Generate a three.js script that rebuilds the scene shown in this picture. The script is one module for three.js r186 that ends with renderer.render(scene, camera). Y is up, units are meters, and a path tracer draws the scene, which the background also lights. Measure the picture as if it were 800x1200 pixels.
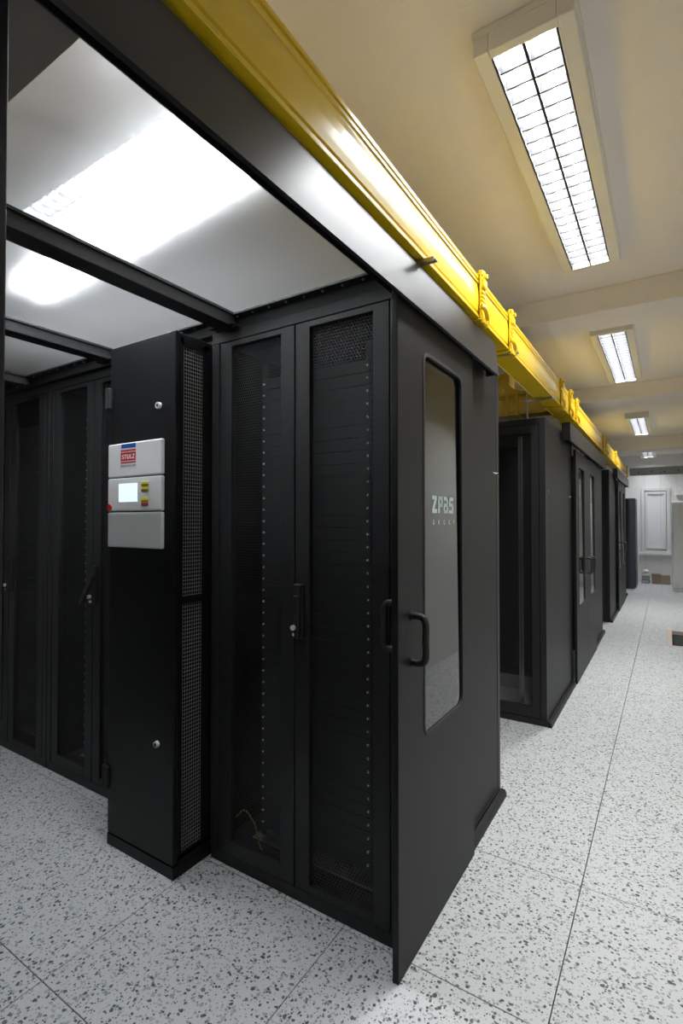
import * as THREE from 'three';
import { RoundedBoxGeometry } from 'three/addons/geometries/RoundedBoxGeometry.js';
import { mergeGeometries } from 'three/addons/utils/BufferGeometryUtils.js';
import { RectAreaLightUniformsLib } from 'three/addons/lights/RectAreaLightUniformsLib.js';
import { FontLoader } from 'three/addons/loaders/FontLoader.js';
import { TextGeometry } from 'three/addons/geometries/TextGeometry.js';

// ---------------------------------------------------------------- camera, light level
RectAreaLightUniformsLib.init();
const scene = new THREE.Scene();
scene.background = new THREE.Color(0x000000);
const camera = new THREE.PerspectiveCamera(2 * Math.atan(600 / 596.5) * 180 / Math.PI, 800 / 1200, 0.02, 60);
camera.rotation.order = 'YXZ';
camera.rotation.set(1.0 * Math.PI / 180, 32.65 * Math.PI / 180, 0);
camera.position.set(0, 1.3, 0);
const renderer = new THREE.WebGLRenderer({ antialias: true });
renderer.toneMapping = THREE.LinearToneMapping;
renderer.toneMappingExposure = 1.22;
renderer.shadowMap.enabled = true;
const TUBE_LIGHT = 74;      // brightness of the fluorescent tubes
const AISLE_TUBE_LIGHT = 150;

// ---------------------------------------------------------------- helpers
let seed = 12345;
const rnd = () => { seed = (seed * 1664525 + 1013904223) >>> 0; return seed / 4294967296; };
const lin = (r, g, b) => new THREE.Color().setRGB(r, g, b);
const used = new Map();
const numbered = n => { const k = used.get(n) || 0; used.set(n, k + 1); return k ? n + '_' + String(k).padStart(3, '0') : n; };
function finish(o) { o.traverse(c => { if (c.isMesh) { c.castShadow = true; c.receiveShadow = true; } }); return o; }
function thing(name, label, category, [x, y, z] = [0, 0, 0], turn = 0, group) {
  const o = new THREE.Group(); o.name = numbered(name); o.position.set(x, y, z); o.rotation.y = turn;
  o.userData = { label, category }; if (group) o.userData.group = group;
  scene.add(o); return o;
}
function structure(name, o = new THREE.Group()) { o.name = name; o.userData.kind = 'structure'; scene.add(o); return o; }
function part(parent, name, geo, mat) {
  const m = new THREE.Mesh(Array.isArray(geo) ? merge(geo) : geo, mat); m.name = name; m.castShadow = m.receiveShadow = true;
  parent.add(m); return m;
}
function merge(list) {
  const flat = list.map(g => { const h = g.index ? g.toNonIndexed() : g.clone(); for (const k of Object.keys(h.attributes)) if (!['position', 'normal', 'uv'].includes(k)) h.deleteAttribute(k); return h; });
  return mergeGeometries(flat);
}
const cache = new Map();
// a box from its two corners; r rounds its edges
function box(x0, x1, y0, y1, z0, z1, r = 0) {
  const key = [x0, x1, y0, y1, z0, z1, r].map(v => v.toFixed(5)).join();
  if (cache.has(key)) return cache.get(key);
  const w = x1 - x0, h = y1 - y0, d = z1 - z0;
  const g = r > 0 ? new RoundedBoxGeometry(w, h, d, 2, Math.min(r, w / 2.01, h / 2.01, d / 2.01)) : new THREE.BoxGeometry(w, h, d);
  g.translate((x0 + x1) / 2, (y0 + y1) / 2, (z0 + z1) / 2); cache.set(key, g); return g;
}
function rod(r, h, x, y, z, axis = 'y', seg = 16) {
  const g = new THREE.CylinderGeometry(r, r, h, seg);
  if (axis === 'x') g.rotateZ(Math.PI / 2); if (axis === 'z') g.rotateX(Math.PI / 2);
  return g.translate(x, y, z);
}
function tube(points, r, seg = 40, rs = 10, closed = false) {
  return new THREE.TubeGeometry(new THREE.CatmullRomCurve3(points.map(p => new THREE.Vector3(...p)), closed, 'centripetal'), seg, r, rs, closed);
}
function roundedRect(shape, x0, y0, x1, y1, r) {
  shape.moveTo(x0 + r, y0); shape.lineTo(x1 - r, y0); shape.quadraticCurveTo(x1, y0, x1, y0 + r);
  shape.lineTo(x1, y1 - r); shape.quadraticCurveTo(x1, y1, x1 - r, y1); shape.lineTo(x0 + r, y1);
  shape.quadraticCurveTo(x0, y1, x0, y1 - r); shape.lineTo(x0, y0 + r); shape.quadraticCurveTo(x0, y0, x0 + r, y0); return shape;
}
// the outline of a profile (x, y) drawn out along z from z0 to z1
function profile(points, z0, z1, bevel = 0) {
  const s = new THREE.Shape(points.map(p => new THREE.Vector2(...p)));
  const g = new THREE.ExtrudeGeometry(s, { depth: z1 - z0, bevelEnabled: bevel > 0, bevelSize: bevel, bevelThickness: bevel, bevelSegments: 1, curveSegments: 6 });
  return g.translate(0, 0, z0);
}
function smoothNoise(w, cells, seed0) {   // tileable value noise 0..1
  let s = seed0; const rr = () => { s = (s * 1664525 + 1013904223) >>> 0; return s / 4294967296; };
  const g = Array.from({ length: cells * cells }, rr);
  return (x, y) => {
    const fx = x / w * cells, fy = y / w * cells, ix = Math.floor(fx), iy = Math.floor(fy);
    let tx = fx - ix, ty = fy - iy; tx = tx * tx * (3 - 2 * tx); ty = ty * ty * (3 - 2 * ty);
    const at = (a, b) => g[((b % cells + cells) % cells) * cells + ((a % cells + cells) % cells)];
    return (at(ix, iy) * (1 - tx) + at(ix + 1, iy) * tx) * (1 - ty) + (at(ix, iy + 1) * (1 - tx) + at(ix + 1, iy + 1) * tx) * ty;
  };
}
function dataTexture(w, fn, srgb) {
  const d = new Uint8Array(w * w * 4);
  for (let y = 0; y < w; y++) for (let x = 0; x < w; x++) { const c = fn(x, y); for (let k = 0; k < 3; k++) d[(y * w + x) * 4 + k] = Math.max(0, Math.min(255, (c.length ? c[k] : c) * 255)); d[(y * w + x) * 4 + 3] = 255; }
  const t = new THREE.DataTexture(d, w, w); t.wrapS = t.wrapT = THREE.RepeatWrapping; t.magFilter = THREE.LinearFilter; t.minFilter = THREE.LinearMipmapLinearFilter; t.generateMipmaps = true;
  if (srgb) t.colorSpace = THREE.SRGBColorSpace; t.needsUpdate = true; return t;
}
// uv of a box-like geometry in metres, by the way each face points
function metreUV(g, ox = 0, oy = 0) {
  g = g.index ? g.toNonIndexed() : g.clone(); g.computeVertexNormals(); const p = g.attributes.position, n = g.attributes.normal, uv = new Float32Array(p.count * 2);
  for (let i = 0; i < p.count; i++) {
    const ax = Math.abs(n.getX(i)), ay = Math.abs(n.getY(i)), az = Math.abs(n.getZ(i));
    const a = ay >= ax && ay >= az ? [p.getX(i), p.getZ(i)] : ax >= az ? [p.getZ(i), p.getY(i)] : [p.getX(i), p.getY(i)];
    uv[2 * i] = a[0] + ox; uv[2 * i + 1] = a[1] + oy;
  }
  g.setAttribute('uv', new THREE.BufferAttribute(uv, 2)); return g;
}

// ---------------------------------------------------------------- materials
function terrazzo() {
  const W = 2048, c = document.createElement('canvas'); c.width = c.height = W; const x = c.getContext('2d');
  x.fillStyle = 'rgb(216,217,217)'; x.fillRect(0, 0, W, W);
  const chip = (px, py, r, col) => {
    x.fillStyle = col;
    for (const dx of [-W, 0, W]) for (const dy of [-W, 0, W]) {
      if (px + dx < -40 || px + dx > W + 40 || py + dy < -40 || py + dy > W + 40) continue;
      x.beginPath(); const n = 5 + Math.floor(chipSeed[0] * 3);
      for (let k = 0; k < n; k++) { const a = k / n * 6.283 + chipSeed[1] * 6, rr = r * (0.6 + 0.6 * chipSeed[2 + k]); x.lineTo(px + dx + Math.cos(a) * rr * chipSeed[10], py + dy + Math.sin(a) * rr); }
      x.closePath(); x.fill();
    }
  };
  let chipSeed = [];
  const many = (n, r0, r1, cols) => { for (let i = 0; i < n; i++) { chipSeed = Array.from({ length: 10 }, rnd); chipSeed.push(0.7 + rnd() * 0.7); chip(rnd() * W, rnd() * W, r0 + (r1 - r0) * rnd() * rnd(), cols[Math.floor(rnd() * cols.length)]); } };
  many(9000, 2, 7, ['rgb(196,198,197)', 'rgb(188,190,190)', 'rgb(224,224,221)']);
  many(7000, 4, 13, ['rgb(172,176,180)', 'rgb(156,161,166)', 'rgb(184,187,190)']);
  many(5700, 3, 12.5, ['rgb(78,84,88)', 'rgb(66,72,76)', 'rgb(108,114,118)', 'rgb(90,96,100)']);
  const t = new THREE.CanvasTexture(c); t.colorSpace = THREE.SRGBColorSpace; t.wrapS = t.wrapT = THREE.RepeatWrapping; t.repeat.set(1 / 1.2, 1 / 1.2); return t;
}
const n1 = smoothNoise(512, 8, 7), n2 = smoothNoise(512, 32, 9), n3 = smoothNoise(512, 128, 11), n4 = smoothNoise(512, 256, 13);
const paintGrain = dataTexture(512, (x, y) => 0.5 * n3(x, y) + 0.5 * n4(x, y)); paintGrain.repeat.set(5, 5);
const plasterGrain = dataTexture(512, (x, y) => 0.4 * n2(x, y) + 0.3 * n3(x, y) + 0.3 * n4(x, y)); plasterGrain.repeat.set(1.2, 1.2);
const std = o => new THREE.MeshStandardMaterial(o), phy = o => new THREE.MeshPhysicalMaterial(o);
const M = {
  tile: std({ map: terrazzo(), color: lin(0.92, 0.92, 0.92), roughness: 0.42 }),
  joint: std({ color: lin(0.03, 0.026, 0.024), roughness: 0.9 }),
  tileEdge: std({ color: lin(0.05, 0.045, 0.04), roughness: 0.8 }),
  ceiling: std({ color: lin(0.88, 0.82, 0.75), roughness: 0.92, bumpMap: plasterGrain, bumpScale: 0.0008 }),
  wall: std({ color: lin(0.84, 0.84, 0.82), roughness: 0.85, bumpMap: plasterGrain, bumpScale: 0.0008 }),
  black: phy({ color: lin(0.021, 0.021, 0.022), roughness: 0.44, specularIntensity: 0.5, bumpMap: paintGrain, bumpScale: 0.00012 }),
  leaf: phy({ color: lin(0.015, 0.015, 0.0145), roughness: 0.46, specularIntensity: 0.35, bumpMap: paintGrain, bumpScale: 0.00012 }),
  header: std({ color: lin(0.02, 0.02, 0.021), roughness: 0.32, bumpMap: paintGrain, bumpScale: 0.0001 }),
  unit: phy({ color: lin(0.007, 0.007, 0.008), roughness: 0.4, specularIntensity: 0.4, bumpMap: paintGrain, bumpScale: 0.0001 }),
  rubber: std({ color: lin(0.012, 0.012, 0.012), roughness: 0.6 }),
  inside: std({ color: lin(0.021, 0.021, 0.022), roughness: 0.7 }),
  blanking: std({ color: lin(0.021, 0.021, 0.022), roughness: 0.5 }),
  perforated: std({ color: lin(0.022, 0.022, 0.023), roughness: 0.45, side: THREE.DoubleSide }),
  chrome: std({ color: lin(0.8, 0.8, 0.8), roughness: 0.18, metalness: 1 }),
  screw: std({ color: lin(0.8, 0.8, 0.8), roughness: 0.3 }),
  zinc: std({ color: lin(0.45, 0.46, 0.47), roughness: 0.35, metalness: 1 }),
  wire: std({ color: lin(0.28, 0.285, 0.28), roughness: 0.4, metalness: 0.2 }),
  trayGrey: std({ color: lin(0.3, 0.3, 0.3), roughness: 0.5 }),
  yellow: phy({ color: lin(0.8, 0.53, 0.012), roughness: 0.3, clearcoat: 0.4, clearcoatRoughness: 0.15 }),
  lampWhite: std({ color: lin(0.8, 0.77, 0.7), roughness: 0.4 }),
  louver: phy({ color: lin(0.04, 0.04, 0.043), roughness: 0.6, specularIntensity: 0.2 }),
  spine: phy({ color: lin(0.03, 0.03, 0.03), roughness: 0.6, specularIntensity: 0.3 }),
  tubeGlow: std({ color: lin(0.9, 0.9, 0.9), emissive: lin(1, 0.98, 0.95), emissiveIntensity: 8, roughness: 0.4 }),
  roofSheet: phy({ color: lin(0.9, 0.93, 0.95), transmission: 1, thickness: 0.004, roughness: 0.28, ior: 1.22, transparent: true, opacity: 0.5 }),
  addedRoofHaze: phy({ color: lin(0.9, 0.92, 0.94), transmission: 1, thickness: 0, roughness: 0.17, ior: 1.2, specularIntensity: 0 }),  // added layer, scatters lamp light so the roof panels glow
  doorGlass: phy({ color: lin(0.5, 0.52, 0.5), transmission: 1, thickness: 0, roughness: 0.02, ior: 2.0 }),
  roofStrip: std({ color: lin(0.24, 0.21, 0.175), roughness: 0.6 }),
  plastic: std({ color: lin(0.75, 0.76, 0.76), roughness: 0.4 }),
  screen: std({ color: lin(0.1, 0.12, 0.14), emissive: lin(0.75, 0.92, 1.0), emissiveIntensity: 0.9, roughness: 0.3 }),
  keyYellow: std({ color: lin(0.75, 0.68, 0.05), roughness: 0.4 }),
  keyOlive: std({ color: lin(0.22, 0.19, 0.03), roughness: 0.4 }),
  keyRed: std({ color: lin(0.3, 0.02, 0.03), roughness: 0.4 }),
  red: std({ color: lin(0.55, 0.02, 0.02), roughness: 0.4 }),
  etched: std({ color: lin(0.42, 0.5, 0.48), roughness: 0.7 }),
  pvc: phy({ color: lin(0.93, 0.95, 0.98), transmission: 1, thickness: 0, roughness: 0.2, ior: 1.5 }),
  navy: std({ color: lin(0.02, 0.022, 0.035), roughness: 0.45 }),
  white: std({ color: lin(0.75, 0.75, 0.73), roughness: 0.45 }),
  cream: std({ color: lin(0.78, 0.76, 0.71), roughness: 0.4 }),
  card: std({ color: lin(0.3, 0.19, 0.1), roughness: 0.85 }),
  cardDark: std({ color: lin(0.2, 0.12, 0.07), roughness: 0.85 }),
  wood: std({ color: lin(0.62, 0.5, 0.44), roughness: 0.7 }),
  blind: std({ color: lin(0.82, 0.83, 0.84), roughness: 0.7 }),
  copper: std({ color: lin(0.28, 0.24, 0.04), roughness: 0.5 }),
};

// ---------------------------------------------------------------- the room
const ROOM = { x0: -5.6, x1: 0.5, z0: -12.75, z1: 2.3, h: 2.71 };
const TILE = 0.615, TX = -0.272, TZ = -2.004;
{
  const floor = structure('floor');
  part(floor, 'subfloor', box(ROOM.x0 - 0.1, ROOM.x1 + 0.1, -0.5, -0.42, ROOM.z0 - 0.1, ROOM.z1 + 0.1), M.joint);
  const variants = [];
  for (let k = 0; k < 8; k++) {
    const g = metreUV(new RoundedBoxGeometry(TILE - 0.0026, 0.035, TILE - 0.0026, 1, 0.0012), rnd() * 1.2, rnd() * 1.2);
    variants.push(g.translate(0, -0.0175, 0));
  }
  const hatch = { x0: -0.022, x1: 0.342, z0: -7.21, z1: -6.31 };
  for (let i = -9; i <= 1; i++) for (let j = -18; j <= 7; j++) {
    const x = TX + (i + 0.5) * TILE, z = TZ + (j + 0.5) * TILE;
    if (x - TILE / 2 > ROOM.x1 || x + TILE / 2 < ROOM.x0 || z - TILE / 2 > ROOM.z1 || z + TILE / 2 < ROOM.z0) continue;
    if (i === 0 && z - TILE / 2 < hatch.z1 - 0.05 && z + TILE / 2 > hatch.z0 + 0.05) continue;
    const m = part(floor, 'tile', variants[Math.floor(rnd() * 8)], M.tile); m.position.set(x, 0, z); m.rotation.y = Math.floor(rnd() * 4) * Math.PI / 2;
  }
  // tiles cut round the open hatch
  const cz0 = TZ - 9 * TILE, cz1 = TZ - 7 * TILE;
  const cut = (x0, x1, z0, z1) => part(floor, 'tile', metreUV(box(x0, x1, -0.035, 0, z0, z1)), M.tile);
  cut(TX + 0.0013, hatch.x0, cz0 + TILE + 0.0013, cz1 - 0.0013); cut(TX + 0.0013, hatch.x0, cz0 + 0.0013, cz0 + TILE - 0.0013);
  cut(hatch.x0, TX + TILE - 0.0013, cz0 + 0.0013, hatch.z0);
  if (cz1 > hatch.z1) cut(hatch.x0, TX + TILE - 0.0013, hatch.z1, cz1 - 0.0013);
  const f = thing('hatch_frame', 'wooden frame round the opening in the floor tiles near the right edge', 'hatch', [0.16, 0, -6.76]);
  const lx = hatch.x0 - 0.16, rx = hatch.x1 - 0.163, nz = hatch.z1 + 6.76, fz = hatch.z0 + 6.76;
  part(f, 'rail', box(lx, lx + 0.05, -0.04, 0.004, fz, nz, 0.002), M.wood); part(f, 'rail', box(rx - 0.05, rx, -0.04, 0.004, fz, nz, 0.002), M.wood);
  part(f, 'rail', box(lx + 0.05, rx - 0.05, -0.04, 0.004, fz, fz + 0.03, 0.002), M.wood); part(f, 'rail', box(lx + 0.05, rx - 0.05, -0.04, 0.004, nz - 0.03, nz, 0.002), M.wood);
  part(f, 'well', [box(lx, lx + 0.02, -0.3, -0.04, fz, nz), box(rx - 0.02, rx, -0.3, -0.04, fz, nz), box(lx, rx, -0.3, -0.04, fz, fz + 0.02), box(lx, rx, -0.3, -0.04, nz - 0.02, nz), box(lx, rx, -0.32, -0.3, fz, nz)], std({ color: lin(0.17, 0.2, 0.21), roughness: 0.8 }));

  const ceiling = structure('ceiling');
  part(ceiling, 'slab', metreUV(box(ROOM.x0 - 0.1, ROOM.x1 + 0.1, ROOM.h, ROOM.h + 0.15, ROOM.z0 - 0.1, ROOM.z1 + 0.1)), M.ceiling);
  for (const [z0, z1, y] of [[-1.02, -0.55, 2.562], [-3.74, -3.415, 2.562], [-6.3, -5.97, 2.56], [-10.35, -9.95, 2.5]])
    part(ceiling, 'beam', metreUV(box(ROOM.x0, ROOM.x1, y, ROOM.h, z0, z1, 0.004)), M.ceiling);
  const wall = (name, ...b) => structure(name, new THREE.Mesh(metreUV(box(...b)), M.wall)).castShadow = true;
  wall('wall_right', ROOM.x1, ROOM.x1 + 0.12, -0.5, ROOM.h, ROOM.z0, ROOM.z1);
  wall('wall_left', ROOM.x0 - 0.12, ROOM.x0, -0.5, ROOM.h, ROOM.z0, ROOM.z1);
  wall('wall_far', ROOM.x0, ROOM.x1, -0.5, ROOM.h, ROOM.z0 - 0.12, ROOM.z0);
  wall('wall_near', ROOM.x0, ROOM.x1, -0.5, ROOM.h, ROOM.z1, ROOM.z1 + 0.12);
}

// ---------------------------------------------------------------- ceiling luminaires
const LAMP_L = 1.53, LOUVER = 1.47;
function luminaire(label, x, z, turn, nits, group) {
  const t = thing('ceiling_lamp', label, 'lamp', [x, ROOM.h, z], turn, group), L = LAMP_L / 2, l = LOUVER / 2;
  part(t, 'housing', [
    box(-0.135, -0.09, -0.075, 0, -L, L, 0.004), box(0.09, 0.135, -0.075, 0, -L, L, 0.004), box(-0.09, 0.09, -0.075, 0, -L, -l, 0.003), box(-0.09, 0.09, -0.075, 0, l, L, 0.003),
    box(-0.09, 0.09, -0.008, 0, -l, l), box(-0.138, 0.138, -0.02, 0, -L - 0.003, L + 0.003, 0.003)], M.lampWhite);
  const slope = s => { const g = box(-0.0008, 0.0008, -0.017, 0.017, -l + 0.003, l - 0.003).clone(); g.rotateZ(s * 0.22); return g.translate(s * 0.0835, -0.057, 0); };
  part(t, 'reflector', [slope(-1), slope(1)], M.louver);
  part(t, 'spine', [box(-0.002, 0.002, -0.0735, -0.04, -l, l), box(-0.004, 0.004, -0.0755, -0.0735, -l, l)], M.spine);
  part(t, 'louver_edge', [box(-0.09, -0.0845, -0.0755, -0.0735, -l, l), box(0.0845, 0.09, -0.0755, -0.0735, -l, l)], M.spine);
  const blade = merge([box(-0.0395, 0.0395, -0.0735, -0.0435, -0.0008, 0.0008), box(-0.0395, 0.0395, -0.0745, -0.0735, -0.003, 0.003)]), N = 22;
  for (let k = 1; k < N; k++) for (const s of [-1, 1]) { const b = part(t, 'louver_blade', blade, M.louver); b.position.set(s * 0.0435, 0, -l + k * LOUVER / N); }
  for (const s of [-1, 1]) {
    part(t, 'fluorescent_tube', rod(0.013, LOUVER - 0.04, s * 0.0435, -0.024, 0, 'z'), M.tubeGlow);
    const light = new THREE.RectAreaLight(new THREE.Color(0.95, 0.98, 1), nits, 0.07, LOUVER - 0.05);
    light.position.set(s * 0.0435, -0.0405, 0); light.rotation.x = -Math.PI / 2; light.name = 'tube_light'; t.add(light);
  }
  return t;
}
luminaire('nearest white louvred ceiling lamp, beside the yellow duct', -0.327, -2.19, 0, TUBE_LIGHT, 'louvred lamps in a row above the aisle');
luminaire('second white louvred ceiling lamp, just past the first ceiling beam', -0.327, -4.82, 0, TUBE_LIGHT, 'louvred lamps in a row above the aisle');
luminaire('third white louvred ceiling lamp, between the second and third beams', -0.327, -8.38, 0, TUBE_LIGHT, 'louvred lamps in a row above the aisle');
luminaire('small distant louvred ceiling lamp above the far end of the aisle', -0.327, -11.75, 0, TUBE_LIGHT * 0.6, 'louvred lamps in a row above the aisle');
luminaire('glaring ceiling lamp seen through the first clear roof panel', -1.74, -1.17, Math.PI / 2, AISLE_TUBE_LIGHT, 'lamps above the clear roof');
luminaire('ceiling lamp above the opposite rack row, outside the picture', -1.9, 0.2, Math.PI / 2, AISLE_TUBE_LIGHT * 1.85, 'lamps above the clear roof');

// ---------------------------------------------------------------- server racks
// a perforated sheet: hexagonal cells, each a ring of twelve triangles round an open hexagon
function perforated(x0, x1, y0, y1, pitch = 0.0116, open = 0.8) {
  const pos = [], idx = [], R = pitch / Math.sqrt(3), rowH = pitch * Math.sqrt(3) / 2;
  const rows = Math.round((y1 - y0) / rowH), cols = Math.round((x1 - x0) / pitch);
  const sx = (x1 - x0) / ((cols + 0.5) * pitch), sy = (y1 - y0) / (rows * rowH);
  for (let j = 0; j < rows; j++) for (let i = 0; i < cols; i++) {
    const cx = x0 + (i + 0.5 + (j % 2) * 0.5) * pitch * sx, cy = y0 + (j + 0.5) * rowH * sy, b = pos.length / 3;
    for (let k = 0; k < 6; k++) { const a = Math.PI / 6 + k * Math.PI / 3; pos.push(cx + Math.cos(a) * R * sx, cy + Math.sin(a) * R * sy, 0, cx + Math.cos(a) * R * open * sx, cy + Math.sin(a) * R * open * sy, 0); }
    for (let k = 0; k < 6; k++) { const o = b + 2 * k, o2 = b + 2 * ((k + 1) % 6); idx.push(o, o2, o + 1, o2, o2 + 1, o + 1); }
  }
  const g = new THREE.BufferGeometry(); g.setAttribute('position', new THREE.Float32BufferAttribute(pos, 3)); g.setIndex(idx);
  g.setAttribute('normal', new THREE.Float32BufferAttribute(pos.map((_, i) => i % 3 === 2 ? 1 : 0), 3));
  g.setAttribute('uv', new THREE.Float32BufferAttribute(new Float32Array(pos.length / 3 * 2), 2)); return g;
}
const RW = 0.41, RD = 1.06, RH = 2.03, UNIT = 0.04445;
const sheetGeo = { left: perforated(-0.304, -0.063, 0.1, 1.966), right: perforated(0.063, 0.31, 0.075, 1.966), wide: perforated(-0.3, 0.32, 0.12, 1.93) };
const frameOf = (x0, x1, y0, y1, a0, a1, b0, b1, z0, z1) => [box(x0, a0, y0, y1, z0, z1, 0.002), box(a1, x1, y0, y1, z0, z1, 0.002), box(a0, a1, y0, b0, z0, z1), box(a0, a1, b1, y1, z0, z1)];
const frameGeo = {
  left: merge(frameOf(-0.364, -0.003, 0.048, 1.985, -0.304, -0.063, 0.1, 1.966, -0.022, 0)),
  right: merge(frameOf(0.003, 0.368, 0.048, 1.985, 0.063, 0.31, 0.075, 1.966, -0.022, 0)),
  wide: merge(frameOf(-0.368, 0.368, 0.048, 1.985, -0.3, 0.32, 0.12, 1.93, -0.022, 0)),
};
const carcass = {
  plinth: merge([box(-RW, RW, 0, 0.045, -RD, -0.004, 0.003)]),
  post: [[-1, 0], [1, 0], [-1, 1], [1, 1]].map(([s, b]) => box(s < 0 ? -RW : RW - 0.039, s < 0 ? -RW + 0.039 : RW, 0.045, 1.988, b ? -RD : -0.04, b ? -RD + 0.04 : 0, 0.003)),
  top: merge([box(-RW, RW, 1.988, RH, -0.05, 0, 0.003), box(-RW, RW, 2.0, RH - 0.004, -RD, -0.05, 0.003)]),
  side: [box(-RW + 0.002, -RW + 0.012, 0.045, 2.002, -RD + 0.02, -0.03, 0.002), box(RW - 0.012, RW - 0.002, 0.045, 2.002, -RD + 0.02, -0.03, 0.002)],
  back: box(-RW + 0.01, RW - 0.01, 0.045, 2.005, -RD + 0.002, -RD + 0.02),
  rail: [-1, 1].map(s => merge([box(s * 0.2325 - 0.012, s * 0.2325 + 0.012, 0.09, 1.92, -0.112, -0.11), box(s < 0 ? -0.247 : 0.2445, s < 0 ? -0.2445 : 0.247, 0.09, 1.92, -0.15, -0.11)])),
  blank: box(-0.241, 0.241, 0.0006, UNIT - 0.0012, -0.1095, -0.1055, 0.001),
  screws: [-1, 1].map(s => rod(0.0042, 0.004, s * 0.2325, UNIT / 2, -0.1035, 'z', 8)),
  tray: merge([box(-0.3, 0.24, 0.05, 0.056, -0.55, -0.12), box(-0.3, 0.24, 0.056, 0.085, -0.55, -0.545)]),
  cover: merge([box(-0.24, 0.24, 1.86, 1.95, -0.13, -0.125)]),
};
// a perforated square-hole rail, as seen in the open rear of the next block
function squareRail(x, w, y0, y1, z) {
  const list = [], p = UNIT / 3, n = Math.floor((y1 - y0) / p), h = 0.0042;
  list.push(box(x - w / 2, x - h, y0, y1, z - 0.001, z + 0.001), box(x + h, x + w / 2, y0, y1, z - 0.001, z + 0.001));
  for (let k = 0; k < n; k++) list.push(box(x - h, x + h, y0 + k * p, y0 + k * p + p * 0.42, z - 0.001, z + 0.001));
  return merge(list);
}
function swingHandle(door, x, y, open) {
  const body = part(door, 'handle_plate', box(x - 0.018, x + 0.018, y - 0.095, y + 0.095, 0, 0.014, 0.008), M.rubber);
  const lever = part(door, 'swing_handle', [box(-0.0125, 0.0125, -0.135, 0.012, -0.007, 0.009, 0.006), box(-0.016, 0.016, -0.01, 0.05, -0.014, 0.004, 0.006)], M.black);
  lever.position.set(x - 0.001, y + 0.045, 0.019); lever.rotation.x = open ? -0.42 : 0;
  part(door, 'lock_cylinder', [rod(0.009, 0.012, x - 0.008, y - 0.052, 0.03, 'z', 14), rod(0.006, 0.008, x - 0.009, y - 0.076, 0.024, 'z', 12)], M.screw);
  return body;
}
function makeRack(label, [x, y, z], turn, { kind = 'front', group, open = false, panels = 39, cable = false, scale = 1 } = {}) {
  const t = thing('server_rack', label, 'server rack', [x, y, z], turn, group); t.scale.y = scale;
  part(t, 'plinth', carcass.plinth, M.black);
  for (const g of carcass.post) part(t, 'corner_post', g, M.black);
  part(t, 'top_frame', carcass.top, M.black);
  for (const g of carcass.side) part(t, 'side_panel', g, M.leaf);
  part(t, 'back_panel', carcass.back, M.inside);
  if (kind === 'front') {
    for (const side of ['left', 'right']) {
      const d = part(t, 'door', frameGeo[side], M.black); part(d, 'perforated_sheet', sheetGeo[side], M.perforated).position.z = -0.012;
      if (side === 'right') swingHandle(d, 0.026, 0.99, open);
    }
    for (const g of carcass.rail) part(t, 'mounting_rail', g, M.inside);
    for (let k = 0; k < panels; k++) { const b = part(t, 'blanking_panel', carcass.blank, M.blanking); b.position.y = 1.855 - (k + 1) * UNIT; for (const g of carcass.screws) part(b, 'screw', g, M.screw); }
    part(t, 'bottom_plate', carcass.tray, M.trayGrey);
    if (cable) part(t, 'earth_cable', tube([[-0.32, 0.16, -0.05], [-0.29, 0.19, -0.06], [-0.24, 0.16, -0.06], [-0.2, 0.07, -0.06], [-0.15, 0.06, -0.06], [-0.1, 0.052, -0.055], [-0.07, 0.075, -0.06], [-0.06, 0.055, -0.075]], 0.0028, 60, 6), M.copper);
  } else {
    const d = part(t, 'rear_door', frameGeo.wide, M.black); part(d, 'perforated_sheet', sheetGeo.wide, M.perforated).position.z = -0.012;
    for (const s of [-1, 1]) part(t, 'mounting_rail', squareRail(s * 0.235, 0.03, 0.1, 1.93, -0.09), M.zinc);
    part(t, 'bottom_plate', [box(-0.36, 0.36, 0.05, 0.056, -0.7, -0.05), box(-0.36, 0.36, 0.056, 0.16, -0.5, -0.49)], M.trayGrey);
  }
  return t;
}
const row = 'racks facing the roofed aisle', far = 'racks opposite, facing away';
const FRONT = -1.4;
makeRack('black double-door server rack beside the open sliding door, cable inside', [-1.09, 0, FRONT], 0, { group: row, cable: true });
makeRack('black server rack just left of the control-panel cooling unit', [-2.345, 0, FRONT - 0.03], 0, { group: row, open: true });
makeRack('dark server rack furthest left behind the roofed aisle', [-3.17, 0, FRONT - 0.03], 0, { group: row });
makeRack('black rack edge cut off at the left border of the picture', [-1.09, 0, -0.3], Math.PI, { group: far, panels: 10 });
makeRack('server rack opposite the cooling unit, outside the left border', [-1.92, 0, -0.3], Math.PI, { group: far, panels: 10 });
makeRack('server rack far left of the opposite row, outside the left border', [-2.75, 0, -0.3], Math.PI, { group: far, panels: 10 });

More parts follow.
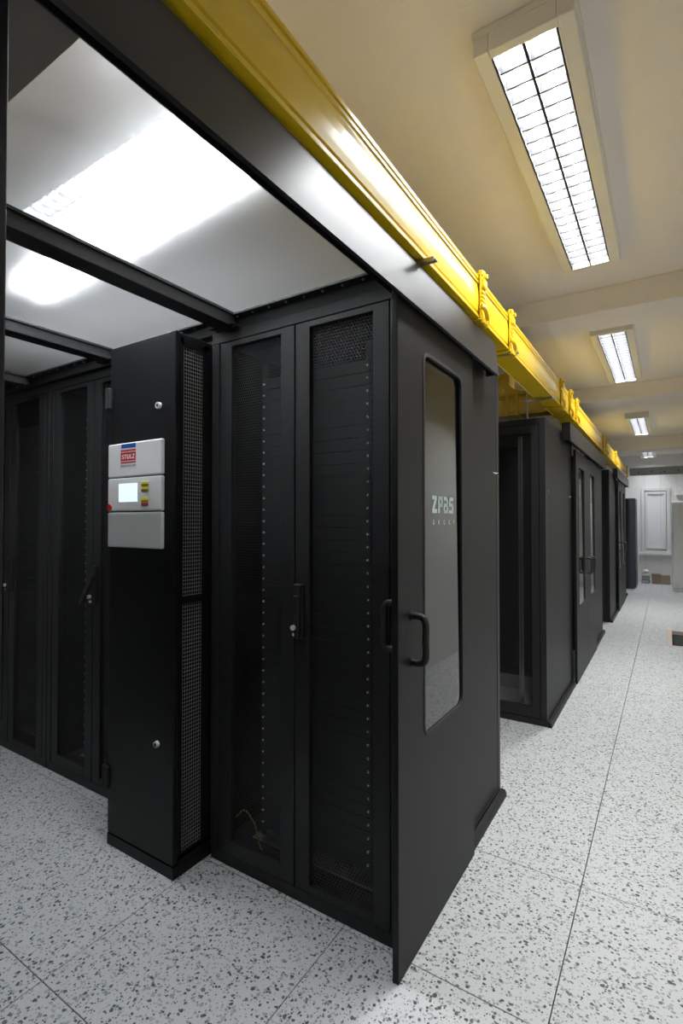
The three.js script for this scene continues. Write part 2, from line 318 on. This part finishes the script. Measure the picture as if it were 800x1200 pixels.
// ---------------------------------------------------------------- the cooling unit
{
  const t = thing('cooling_unit', 'slim black in-row cooling unit with light grey control panel', 'cooling unit', [-1.715, 0, -1.4]);
  const W = 0.199, F = 0.163;   // half width, how far it stands proud
  part(t, 'body', [box(-W, W, 0.045, 2.0, -1.06, 0.002, 0.003), box(-W, -W + 0.02, 0.05, 2.0, 0, F - 0.02), box(-W, W, 1.965, 2.0, 0, F - 0.02, 0.002), box(-W, W, 0.045, 0.075, 0, F - 0.02, 0.002)], M.unit);
  part(t, 'plinth', box(-W - 0.002, W + 0.002, 0, 0.045, -1.06, F, 0.002), M.unit);
  part(t, 'front_door', box(-W, W, 0.05, 2.003, F - 0.02, F, 0.004), M.unit);
  // right flank: two framed wire-mesh grilles
  part(t, 'grille_frame', [box(W - 0.02, W, 0.06, 1.985, F - 0.038, F - 0.02), box(W - 0.02, W, 0.06, 1.985, 0, 0.026), box(W - 0.02, W, 1.955, 1.97, 0.02, F - 0.03), box(W - 0.02, W, 0.992, 1.02, 0.02, F - 0.03), box(W - 0.02, W, 0.06, 0.08, 0.02, F - 0.03)], M.unit);
  for (const [y0, y1] of [[0.08, 0.992], [1.02, 1.955]]) {
    const list = [], z0 = 0.026, z1 = F - 0.038;
    for (let k = 0; k <= 9; k++) { const z = z0 + (z1 - z0) * k / 9; list.push(box(W - 0.0128, W - 0.0108, y0, y1, z - 0.0011, z + 0.0011)); }
    const n = Math.round((y1 - y0) / 0.0142);
    for (let k = 0; k <= n; k++) { const y = y0 + (y1 - y0) * k / n; list.push(box(W - 0.0108, W - 0.0088, y - 0.0011, y + 0.0011, z0, z1)); }
    part(t, 'wire_grille', list, M.wire);
  }
  for (const y of [0.27, 1.8]) { part(t, 'hinge', [box(-W - 0.018, -W + 0.012, y - 0.045, y + 0.04, F - 0.012, F + 0.012, 0.004), rod(0.009, 0.085, -W - 0.012, y, F + 0.006)], M.rubber); }
  for (const y of [0.471, 1.733]) { const k = part(t, 'lock', rod(0.0125, 0.012, W - 0.088, y, F + 0.005, 'z', 20), M.screw); part(k, 'keyhole', [rod(0.006, 0.004, W - 0.088, y, F + 0.0105, 'z', 12)], M.rubber); }
  // control panel of three plastic sections
  const px0 = -0.186, px1 = 0.145, D = 0.018;
  const label = (() => {
    const c = document.createElement('canvas'); c.width = 256; c.height = 400; const x = c.getContext('2d');
    x.fillStyle = 'rgb(205,207,206)'; x.fillRect(0, 0, 256, 400);
    x.fillStyle = 'rgb(42,84,165)'; x.fillRect(14, 4, 236, 70);
    x.fillStyle = 'rgb(176,28,36)'; x.fillRect(4, 100, 248, 30); x.fillRect(4, 142, 248, 140); x.fillRect(4, 296, 248, 26);
    x.fillStyle = 'rgb(240,240,238)'; x.font = 'bold 88px sans-serif'; x.textAlign = 'center'; x.textBaseline = 'middle';
    x.save(); x.translate(128, 214); x.scale(0.84, 1.15); x.fillText('STULZ', 0, 0); x.restore();
    x.fillStyle = 'rgb(40,40,44)'; x.font = 'bold 42px sans-serif'; x.save(); x.translate(128, 360); x.scale(0.82, 1); x.fillText('www.stulz.com', 0, 0); x.restore();
    const tx = new THREE.CanvasTexture(c); tx.colorSpace = THREE.SRGBColorSpace; return std({ map: tx, roughness: 0.4 });
  })();
  const secs = [[1.473, 1.606], [1.338, 1.469], [1.196, 1.334]].map(([y0, y1]) => part(t, 'control_panel', box(px0, px1, y0, y1, F, F + D, 0.006), M.plastic));
  const print = part(secs[0], 'maker_label', new THREE.PlaneGeometry(0.098, 0.096), label); print.position.set(-0.053, 1.554, F + D + 0.0004);
  part(secs[1], 'screen', box(-0.111, 0.006, 1.374, 1.446, F + D - 0.004, F + D + 0.001), M.screen);
  const key = (y, m) => part(secs[1], 'button', box(0.032, 0.072, y - 0.0055, y + 0.0055, F + D - 0.004, F + D + 0.004, 0.002), m);
  key(1.444, M.keyYellow); key(1.436, M.keyOlive); key(1.424, M.keyYellow); key(1.416, M.keyOlive); key(1.383, M.keyYellow); key(1.375, M.keyOlive); key(1.362, M.keyRed);
  const dot = new THREE.CylinderGeometry(0.013, 0.013, 0.008, 20); dot.rotateX(Math.PI / 2); dot.translate(-0.168, 1.354, F + D + 0.001); part(secs[1], 'emergency_button', dot, M.red);
}

// ---------------------------------------------------------------- roof over the aisle
{
  const y0 = 2.03;
  const rail = thing('roof_rail', 'black bolted rail along the rack tops under the roof panels', 'rail', [-2.13, y0, -1.4]);
  part(rail, 'profile', [box(-1.45, 1.45, 0, 0.048, -0.05, -0.006, 0.002), box(-1.45, 1.45, 0.04, 0.048, -0.05, 0.028, 0.001)], M.black);
  const bolt = rod(0.0045, 0.005, 0, 0, 0, 'y', 8);
  for (let k = 0; k < 36; k++) { const b = part(rail, 'bolt', bolt, M.zinc); b.position.set(1.4 - k * 0.078, 0.0375, 0.012); }
  const rail2 = thing('roof_strip', 'grey-brown metal strip closing the roof at the upper left corner', 'roof strip', [-2.13, y0, -0.3]);
  part(rail2, 'plate', box(-1.45, 1.45, 0.04, 0.05, -0.148, 0.05, 0.002), M.roofStrip);
  part(rail2, 'upstand', box(-1.45, 1.45, 0, 0.04, 0.01, 0.05, 0.002), M.black);
  const xs = [-0.7, -1.405, -2.155, -2.93, -3.56], lab = ['large clear roof panel nearest the header beam, with glaring lamp streak', 'second clear roof panel between two black cross bars', 'third clear roof panel, greyish and dim, above the left racks', 'small dim roof panel at the left border'];
  const labB = ['thick black roof bar between the first two clear panels', 'black roof bar ending behind the cooling unit', 'thin black roof bar furthest to the left'];
  for (let k = 0; k < 4; k++) {
    const cx = (xs[k] + xs[k + 1]) / 2, w = (xs[k] - xs[k + 1]) / 2, a = k ? w - 0.006 : w;
    const p = thing('roof_panel', lab[k], 'roof panel', [cx, y0, -0.92], 0, 'clear roof panels');
    part(p, 'sheet', metreUV(box(-a, a, 0.0505, 0.0545, -0.49, 0.49), cx * 1.37, 0.3), M.roofSheet);
    part(p, 'added_haze_sheet', new THREE.PlaneGeometry(2 * a, 0.98).rotateX(-Math.PI / 2).translate(0, 0.0552, 0), M.addedRoofHaze);  // extra sheet added above the panel to brighten it around the lamp
  }
  for (let k = 0; k < 3; k++) {
    const b = thing('roof_bar', labB[k], 'roof bar', [xs[k + 1], y0, -0.92], 0, 'black roof bars');
    part(b, 'bar', [box(-0.038, 0.038, 0.0, 0.05, -0.476, 0.47, 0.003), box(-0.047, 0.047, 0.04, 0.0505, -0.476, 0.47, 0.002)], M.black);
    part(b, 'end_bracket', box(-0.06, 0.06, -0.0015, 0.0, -0.476, -0.43), M.black);
    for (const s of [-1, 1]) part(b, 'bolt', bolt, M.zinc).position.set(s * 0.048, -0.003, -0.45);
  }
}

// ---------------------------------------------------------------- sliding doors of the three blocks
const font = await new FontLoader().loadAsync('fonts/droid/droid_sans_bold.typeface.json');
function strokes(list, h, th) { return list.map(([x0, y0, x1, y1]) => box(x0 * h, x1 * h, y0 * h, y1 * h, 0, th, 0.0)); }
// a leaf: its local x runs along the aisle (away from the camera), z stands out from the door
const LW = 0.66, LH = 1.96;
const leafShape = new THREE.Shape([[0, 0], [LW, 0], [LW, LH], [0, LH]].map(p => new THREE.Vector2(...p)));
const winA = [0.182, 0.62, 0.535, 1.83], winB = [0.125, 0.62, 0.478, 1.83];
function leafPanel(w) { const s = leafShape.clone(); s.holes = [roundedRect(new THREE.Path(), ...w, 0.045)]; return new THREE.ExtrudeGeometry(s, { depth: 0.016, bevelEnabled: true, bevelSize: 0.002, bevelThickness: 0.002, bevelSegments: 2, curveSegments: 8 }).translate(0, 0, -0.018); }
function ring(w, o, i, z0, z1) { const s = roundedRect(new THREE.Shape(), w[0] - o, w[1] - o, w[2] + o, w[3] + o, 0.045 + o); s.holes = [roundedRect(new THREE.Path(), w[0] + i, w[1] + i, w[2] - i, w[3] - i, 0.045 - i)]; return new THREE.ExtrudeGeometry(s, { depth: z1 - z0, bevelEnabled: true, bevelSize: 0.0015, bevelThickness: 0.0015, bevelSegments: 2, curveSegments: 8 }).translate(0, 0, z0); }
const leafGeo = { A: leafPanel(winA), B: leafPanel(winB), gA: ring(winA, 0.004, 0.004, -0.006, 0.0005), gB: ring(winB, 0.004, 0.004, -0.006, 0.0005) };
function pullHandle(leaf, x, y, s) {
  const d = s > 0 ? 0.046 : 0.05, z0 = s > 0 ? 0 : -0.02;
  const g = tube([[0, 0.068, -0.001], [0, 0.069, 0.5 * d], [0, 0.064, 0.86 * d], [0, 0.05, d], [0, 0, d], [0, -0.05, d], [0, -0.064, 0.86 * d], [0, -0.069, 0.5 * d], [0, -0.068, -0.001]].map(p => [p[0] + x, p[1] + y, p[2] * s + z0]), 0.0105, 60, 12);
  return part(leaf, 'handle', [g, rod(0.0135, 0.006, x, y + 0.068, z0 + 0.003 * s, 'z'), rod(0.0135, 0.006, x, y - 0.068, z0 + 0.003 * s, 'z')], M.rubber);
}
function slidingLeaf(label, x, z, kind, group, inner, scale = 1) {
  const t = thing('sliding_door', label, 'door', [x, 0.004, z], Math.PI / 2, group); t.scale.y = scale;
  const w = kind === 'A' ? winA : winB;
  part(t, 'panel', leafGeo[kind], M.leaf);
  part(t, 'window_gasket', leafGeo['g' + kind], M.rubber);
  const pane = part(t, 'window_pane', new THREE.ShapeGeometry(roundedRect(new THREE.Shape(), w[0] - w[0] + 0.001 - (w[2] - w[0]) / 2, -(w[3] - w[1]) / 2, (w[2] - w[0]) / 2, (w[3] - w[1]) / 2, 0.044)), M.doorGlass);
  pane.position.set((w[0] + w[2]) / 2, (w[1] + w[3]) / 2, -0.0085); pane.rotation.x = -0.006;
  pullHandle(t, kind === 'A' ? 0.086 : LW - 0.086, 0.945, 1); if (inner) pullHandle(t, kind === 'A' ? 0.05 : LW - 0.05, 0.985, -1);
  return t;
}
const leaf1 = slidingLeaf('open sliding door leaf with lettered glass window at the front', -0.645, -1.305, 'A', undefined, true);
{ // frosted lettering on the glass
  const H = 0.058, y = 1.322, x = 0.268, z = -0.005, s = 1.02;
  const Z = [[0, 0.78, 0.72, 1], [0, 0, 0.78, 0.24]], g = strokes(Z, H, 0.001);
  const dz = new THREE.Shape([[0.40, 0.8], [0.72, 0.8], [0.34, 0.22], [0, 0.22]].map(([a, b]) => new THREE.Vector2(a * H, b * H))); g.push(new THREE.ExtrudeGeometry(dz, { depth: 0.001, bevelEnabled: false }));
  const off = (list, o) => list.map(([a, b, c, d]) => [a + o, b, c + o, d]);
  g.push(...strokes(off([[0, 0, 0.28, 1], [0, 0.78, 0.78, 1], [0.5, 0.36, 0.78, 1], [0, 0.36, 0.78, 0.56]], 0.92), H, 0.001));
  g.push(...strokes(off([[0.1, 0.78, 0.78, 1], [0.5, 0, 0.78, 1], [0, 0, 0.78, 0.2], [0, 0, 0.26, 0.6], [0, 0.4, 0.78, 0.6]], 1.82), H, 0.001));
  g.push(...strokes(off([[0, 0.78, 0.8, 1], [0, 0.42, 0.28, 1], [0, 0.42, 0.8, 0.62], [0.52, 0, 0.8, 0.62], [0, 0, 0.8, 0.2]], 2.72), H, 0.001));
  const a = part(leaf1, 'lettering', g, M.etched); a.position.set(x, y, -0.0078 - (y - 1.225) * 0.006); a.scale.set(0.96, 1, 0.3); a.rotation.x = -0.006;
  a.userData.label = 'frosted ZPAS lettering on the glass';
  const list = [...'GROUP'].map((c, k) => new TextGeometry(c, { font, size: 0.0165, depth: 0.001, curveSegments: 3 }).translate(k * 0.0475, 0, 0));
  const b = part(leaf1, 'lettering', list, M.etched); b.position.set(x + 0.002, 1.283, -0.0082); b.scale.z = 0.3; b.rotation.x = -0.006; b.userData.label = 'small frosted GROUP lettering on the glass';
}
function headerBeam(label, x, y0, y1, z0, z1, group, lean = 0.002) {   // runs from the near end z1 to the far end z0; x is its outer face
  const t = thing('door_header', label, 'header beam', [x, y0, (z0 + z1) / 2], 0, group), h = y1 - y0, L = (z1 - z0) / 2, D = 0.078;
  const p = D - 0.02;   // outer face leans back a little towards its top; open underneath
  part(t, 'cover', profile([[0, 0], [-lean, h], [-p, h], [-p, 0.03], [-p + 0.003, 0.03], [-p + 0.003, h - 0.003], [-lean - 0.003, h - 0.003], [-0.0035, 0.003], [-0.012, 0.003], [-0.012, 0]].reverse(), -L, L), M.header);
  const cap = profile([[-0.001, 0.004], [-lean - 0.001, h - 0.001], [-p + 0.001, h - 0.001], [-p + 0.001, 0.004]].reverse(), 0, 0.003);
  part(t, 'end_cap', cap.clone().translate(0, 0, L - 0.003), M.header); part(t, 'end_cap', cap.clone().translate(0, 0, -L), M.header);
  part(t, 'door_track', box(-0.05, -0.02, 0.07, h - 0.006, -L + 0.01, L - 0.01), M.inside);
  return t;
}
headerBeam('long black header beam over the aisle entrance under the yellow duct', -0.62, 1.938, 2.083, -2.25, 0.62, undefined, 0.014);
function floorRail(label, x, z0, z1) {
  const t = thing('floor_rail', label, 'floor rail', [x, 0, (z0 + z1) / 2], 0, 'floor rails beside the blocks'), L = (z1 - z0) / 2;
  part(t, 'rail', profile([[-0.024, 0], [0, 0], [0, 0.012], [-0.005, 0.03], [-0.024, 0.034]], -L, L), M.leaf);
}
floorRail('black floor rail at the foot of the nearest rack side', -0.653, -2.462, -1.985);
{ const k = thing('side_lock', 'small chrome lock high on the nearest rack side', 'lock', [-0.6805, 1.52, -2.425]); part(k, 'barrel', rod(0.0095, 0.008, 0.003, 0, 0, 'x', 14), M.chrome); part(k, 'keyhole', rod(0.004, 0.003, 0.0075, 0, 0, 'x', 10), M.rubber); }

// blocks two and three: closed pairs of doors between two racks
function block(ord, dx, zNear, zFar, zMid, hz0, hz1, s) {
  const g = ord + ' block';
  makeRack('perforated rear of the ' + ord + ' block\'s near rack', [-0.68 + dx - RW, 0, zNear], 0, { kind: 'rear', group: g + ' racks', scale: s });
  makeRack('plain-sided rack at the far end of the ' + ord + ' block', [-0.68 + dx - RW, 0, zFar], Math.PI, { kind: 'rear', group: g + ' racks', scale: s });
  slidingLeaf('near leaf of the ' + ord + ' block\'s closed sliding doors', -0.645 + dx, zMid + LW + 0.004, 'B', g + ' doors', false, s * 0.985);
  slidingLeaf('far leaf of the ' + ord + ' block\'s closed sliding doors', -0.645 + dx, zMid - 0.004, 'A', g + ' doors', false, s * 0.985);
  headerBeam('black header box above the ' + ord + ' block\'s sliding doors', -0.62 + dx, 1.885, 2.018, hz0, hz1);
  floorRail('floor rail at the near foot of the ' + ord + ' block', -0.653 + dx, zMid + LW + 0.03, zNear - 0.002);
  floorRail('floor rail at the far foot of the ' + ord + ' block', -0.653 + dx, zFar, zMid - LW - 0.03);
  for (const [z, w] of [[zNear - 0.055, 'near edge'], [zNear - 0.96, 'inner edge'], [zFar + 0.3, 'far rack side']]) {
    const k = thing('side_lock', 'small chrome lock on the ' + ord + ' block, ' + w, 'lock', [-0.6805 + dx, 1.487, z]); part(k, 'barrel', rod(0.0085, 0.008, 0.003, 0, 0, 'x', 12), M.chrome); part(k, 'keyhole', rod(0.0035, 0.003, 0.0075, 0, 0, 'x', 8), M.rubber);
  }
}
block('second', 0.03, -3.41, -6.66, -5.1, -6.5, -4.0, 0.966);
block('third', 0.05, -7.35, -10.3, -8.95, -10.2, -7.85, 0.966);

// ---------------------------------------------------------------- yellow fibre duct
const DUCT = [-0.733, -0.62, 2.102, 2.272];   // x and y extents
function ductProfile() {
  const out = [[0, 0.002], [0.002, 0], [0.007, 0], [0.008, 0.002], [0.008, 0.012], [0.006, 0.014], [-0.002, 0.016], [-0.002, 0.025], [0.004, 0.028], [0.0055, 0.05], [0.0065, 0.08], [0.005, 0.11], [0.002, 0.13], [0.002, 0.136], [0.0065, 0.139], [0.0065, 0.146], [-0.002, 0.149], [-0.002, 0.156], [0.0055, 0.158], [0.006, 0.168], [0.003, 0.17]];
  const w = (DUCT[1] - DUCT[0]) / 2, right = out.map(([a, b]) => [w - 0.008 + a, b]), inR = [[w - 0.012, 0.17], [w - 0.012, 0.006]];
  const mirror = l => l.map(([a, b]) => [-a, b]).reverse();
  return [...right, ...inR, ...mirror(inR), ...mirror(right)];
}
const dp = ductProfile();
function duct(label, z0, z1, group = 'yellow duct lengths') {
  const t = thing('cable_duct', label, 'cable duct', [(DUCT[0] + DUCT[1]) / 2, DUCT[2], (z0 + z1) / 2], 0, group), L = (z1 - z0) / 2;
  part(t, 'trough', profile(dp, -L, L), M.yellow);
  part(t, 'lid', box(-0.052, 0.052, 0.166, 0.1715, -L, L, 0.001), M.yellow);
}
function coupler(label, z, tee) {
  const t = thing('duct_coupler', label, 'duct coupler', [(DUCT[0] + DUCT[1]) / 2, DUCT[2], z], 0, 'yellow duct couplers'), w = (DUCT[1] - DUCT[0]) / 2;
  const c = 0.024;
  part(t, 'collar', [box(-w - 0.008, w + 0.008, -0.007, 0.0, -c, c, 0.003), box(w + 0.0005, w + 0.008, -0.005, 0.178, -c, c, 0.003), box(-w - 0.008, -w - 0.0005, -0.005, 0.178, -c, c, 0.003), box(-w - 0.008, w + 0.008, 0.173, 0.18, -c, c, 0.003)], M.yellow);
  const strap = tube([[w + 0.002, -0.02, -0.036], [w + 0.016, -0.006, -0.026], [w + 0.022, 0.016, -0.006], [w + 0.02, 0.034, 0.016], [w + 0.01, 0.044, 0.032]], 0.009, 28, 8);
  part(t, 'latch', [strap, box(w + 0.002, w + 0.018, -0.02, 0.004, -0.03, 0.014, 0.005)], M.yellow);
  part(t, 'ribs', [0.056, 0.072, 0.088, 0.104].map((y, k) => box(w + 0.006, w + 0.015, y - 0.005, y + 0.005, -0.026 + 0.004 * k, 0.024, 0.003)), M.yellow);
  part(t, 'clip', [box(w + 0.004, w + 0.02, 0.122, 0.158, -0.024, 0.02, 0.006), rod(0.009, 0.026, w + 0.012, 0.172, -0.008, 'x', 10)], M.yellow);
  part(t, 'tab', [box(w - 0.004, w + 0.013, 0.17, 0.198, -0.02, -0.004, 0.003), box(w - 0.004, w + 0.013, 0.17, 0.192, 0.006, 0.022, 0.003), box(-w - 0.013, -w + 0.004, 0.17, 0.195, -0.016, 0.012, 0.003)], M.yellow);
  part(t, 'bolt', [rod(0.006, 0.014, w + 0.018, -0.012, -0.012, 'y', 10), rod(0.006, 0.014, -w - 0.003, -0.012, 0.012, 'y', 10)], M.yellow);
}
duct('long yellow duct length nearest the camera, over the header beam', -1.975, 0.7);
coupler('yellow coupler above the header, first from the camera', -2.0);
duct('short bright yellow duct piece between the first two couplers', -2.42, -2.025);
coupler('yellow coupler at the far end of the first header beam', -2.445);
duct('yellow duct length bridging the gap to the second block', -3.785, -2.47);
coupler('yellow coupler just before the duct junction', -3.81);
duct('short yellow junction piece in front of the side branch', -4.155, -3.835);
coupler('yellow coupler in the middle of the duct junction', -4.18);
duct('short yellow junction piece after the side branch', -4.48, -4.205);
coupler('yellow coupler past the junction above the second header', -4.505);
duct('yellow duct length above the second block', -6.55, -4.53);
coupler('yellow coupler above the end of the second header', -6.575);
duct('stub of yellow duct between close couplers', -6.87, -6.6);
coupler('second of two close yellow couplers past the second block', -6.895);
duct('yellow duct length between the second and third blocks', -8.15, -6.92);
coupler('yellow coupler over the start of the third header', -8.175);
duct('last yellow duct length at the far end of the aisle', -10.48, -8.2);
coupler('yellow end collar where the far duct stops', -10.51);
// side branches towards the left
function branch(label, z, x0) {
  const t = thing('duct_branch', label, 'cable duct', [(x0 + DUCT[0] - 0.012) / 2, DUCT[2] + 0.03, z], Math.PI / 2, 'yellow side branches'), L = (DUCT[0] - 0.012 - x0) / 2;
  part(t, 'trough', profile(dp.map(([a, b]) => [a * 1.5, b]), -L, L), M.yellow);
  part(t, 'rib', [0.25, 0.32].map(k => box(-0.095, 0.095, -0.006, 0.176, L - k - 0.012, L - k + 0.012, 0.003)), M.yellow);
  const s = new THREE.Shape(); s.moveTo(-0.5, 0.165); s.lineTo(-0.5, 0.34); s.lineTo(-0.12, 0.34); s.lineTo(-0.12, 0.26); s.quadraticCurveTo(-0.12, 0.2, 0.02, 0.18); s.lineTo(0.02, 0.165);
  const g = new THREE.ExtrudeGeometry(s, { depth: 0.16, bevelEnabled: true, bevelSize: 0.004, bevelThickness: 0.004, bevelSegments: 1, curveSegments: 8 }).translate(0, 0, -0.08).rotateY(-Math.PI / 2);
  part(t, 'riser', g.translate(0, 0, L - 0.185), M.yellow);
}
branch('yellow side branch behind the first rack, above the second block', -4.18, -2.4);

function bracket(label, z, y, rodX) {
  const t = thing('duct_bracket', label, 'bracket', [-0.6, y, z], 0, 'steel duct brackets');
  part(t, 'arm', [box(rodX - 0.01, 0.012, 0, 0.004, -0.018, 0.018, 0.001), box(rodX - 0.01, 0.012, -0.01, 0, 0.0155, 0.018)], M.zinc);
  part(t, 'slot', box(-0.006, 0.004, 0.0035, 0.0045, -0.006, 0.006), M.rubber);
  return t;
}
bracket('slotted steel bracket poking out from under the near duct', -1.45, 2.0965, -0.14);
{
  const b = bracket('slotted steel bracket at the end of the first header beam', -2.47, 2.0965, -0.14);
  const c = bracket('steel bracket on threaded rod above the second rack corner', -3.5, 2.0965, -0.19);
  const top = (2.03 * 0.966) - 2.0965;
  part(c, 'threaded_rod', rod(0.006, 2.16 - 2.03 * 0.966, -0.18, (top + 0.0635) / 2, 0, 'y', 10), M.zinc);
  part(c, 'nut', [rod(0.013, 0.01, -0.18, -0.006, 0, 'y', 6), rod(0.013, 0.01, -0.18, 0.01, 0, 'y', 6), rod(0.014, 0.006, -0.18, top + 0.003, 0, 'y', 6)], M.zinc);
}

// ---------------------------------------------------------------- far end of the aisle
{
  const w = structure('window_1'); w.position.set(-0.22, 0, ROOM.z0);
  part(w, 'window_frame', [box(-0.26, -0.2, 0.62, 2.0, 0, 0.05, 0.004), box(0.2, 0.26, 0.62, 2.0, 0, 0.05, 0.004), box(-0.2, 0.2, 1.94, 2.0, 0, 0.05, 0.004), box(-0.2, 0.2, 0.62, 0.68, 0, 0.05, 0.004), box(-0.3, 0.3, 0.58, 0.62, 0, 0.1, 0.004)], M.white);
  part(w, 'sash', [box(-0.19, -0.14, 0.7, 1.92, 0.012, 0.06, 0.004), box(0.14, 0.19, 0.7, 1.92, 0.012, 0.06, 0.004), box(-0.14, 0.14, 1.87, 1.92, 0.012, 0.06, 0.004), box(-0.14, 0.14, 0.7, 0.75, 0.012, 0.06, 0.004)], M.white);
  part(w, 'blind', box(-0.14, 0.14, 0.75, 1.87, 0.01, 0.03), M.blind);
  const beam = thing('curtain_rail', 'grey metal rail carrying the clear strip curtain', 'curtain rail', [-0.08, 2.12, -10.66]);
  part(beam, 'bar', box(-0.5, 0.57, 0, 0.14, -0.02, 0.02, 0.003), std({ color: lin(0.33, 0.34, 0.35), roughness: 0.5 }));
  for (let k = 0; k < 5; k++) part(beam, 'hole', rod(0.012, 0.004, -0.36 + k * 0.2, 0.05 + (k % 2) * 0.02, 0.02, 'z', 10), M.rubber);
  const lab = ['clear plastic curtain strip in front of the navy cabinet', 'clear plastic curtain strip left of the window middle', 'clear plastic curtain strip over the right half of the window'];
  for (let k = 0; k < 3; k++) {
    const s = thing('curtain_strip', lab[k], 'curtain strip', [-0.47 + k * 0.245, 0.005, -10.63 + (k % 2) * 0.012], 0, 'plastic strips');
    const g = new THREE.PlaneGeometry(0.26, 2.14, 12, 1).translate(0, 1.07, 0), p = g.attributes.position;
    for (let i = 0; i < p.count; i++) p.setZ(i, 0.008 * Math.cos(p.getX(i) / 0.13 * 1.5 + k));
    g.computeVertexNormals(); part(s, 'strip', g, M.pvc);
  }
  const n = thing('navy_cabinet', 'tall dark navy cabinet behind the strip curtain', 'cabinet', [-0.72, 0, -11.55]);
  part(n, 'body', box(-0.26, 0.18, 0.02, 1.735, -0.35, 0.33, 0.004), M.navy); part(n, 'door', box(-0.255, 0.2, 0.03, 1.73, 0.333, 0.35, 0.004), M.navy); part(n, 'side_panel', box(0.182, 0.2, 0.03, 1.73, -0.34, 0.31, 0.003), M.unit); part(n, 'plinth', box(-0.24, 0.17, 0, 0.02, -0.33, 0.31), M.rubber);
  const c = thing('white_cabinet', 'cream cabinet with rounded corners at the right edge', 'cabinet', [0.27, 0, -11.55]);
  part(c, 'body', box(-0.215, 0.2, 0.06, 1.66, -0.4, 0.4, 0.03), M.cream); part(c, 'door', box(-0.19, 0.18, 0.12, 1.62, 0.395, 0.412, 0.006), M.cream); part(c, 'plinth', box(-0.19, 0.18, 0, 0.06, -0.37, 0.37), M.white); part(c, 'handle', box(-0.205, -0.19, 0.95, 1.08, 0.39, 0.42, 0.004), M.zinc);
  const wu = thing('wall_box', 'small white wall box above the cream cabinet', 'wall unit', [0.34, 1.86, ROOM.z0]); part(wu, 'body', box(-0.16, 0.14, 0, 0.16, 0, 0.12, 0.006), M.white); part(wu, 'shelf', box(-0.2, 0.15, -0.03, 0, 0, 0.16, 0.004), M.white);
  const carton = (label, x, z, w, h, d, m) => { const b = thing('cardboard_box', label, 'box', [x, 0, z], 0.05, 'boxes under the window'); part(b, 'body', box(-w, w, 0, h - 0.004, -d, d, 0.003), m); for (const s of [-1, 1]) part(b, 'flap', box(s < 0 ? -w : 0.001, s < 0 ? -0.001 : w, h - 0.004, h, -d, d, 0.001), m); };
  carton('darker brown cardboard box under the window', -0.215, -12.45, 0.08, 0.2, 0.12, M.cardDark);
  carton('lighter brown cardboard box nearer the cream cabinet', -0.05, -12.45, 0.078, 0.175, 0.12, M.card);
  const greys = [lin(0.34, 0.36, 0.37), lin(0.2, 0.22, 0.23), lin(0.4, 0.41, 0.4)];
  ['lowest grey folded bag in the pile beside the cardboard boxes', 'middle dark grey bag in the pile beside the cardboard boxes', 'upper pale bag in the pile beside the cardboard boxes'].forEach((l, k) => {
    const b = thing('bag', l, 'bag', [-0.4, 0.07 * k, -12.42], 0.1 * k - 0.1, 'pile by the wall'), g = new RoundedBoxGeometry(0.15, 0.07, 0.2, 4, 0.03), p = g.attributes.position;
    for (let i = 0; i < p.count; i++) p.setY(i, p.getY(i) + 0.035 + 0.006 * Math.sin(p.getX(i) * 60 + k) * (p.getY(i) > 0 ? 1 : 0));
    g.computeVertexNormals(); part(b, 'bag_body', g, std({ color: greys[k], roughness: 0.8 }));
  });
  const w2 = thing('paper_bundle', 'crumpled white bundle on top of the bag pile', 'bundle', [-0.4, 0.213, -12.42]); const ig = new THREE.IcosahedronGeometry(0.06, 2), ip = ig.attributes.position;
  for (let i = 0; i < ip.count; i++) { const k = 1 + 0.15 * Math.sin(ip.getX(i) * 90) * Math.cos(ip.getZ(i) * 80); ip.setXYZ(i, ip.getX(i) * k * 1.1, (ip.getY(i) * k + 0.06) * 0.6, ip.getZ(i) * k); }
  ig.computeVertexNormals(); part(w2, 'paper', ig, M.white);
}
renderer.render(scene, camera);
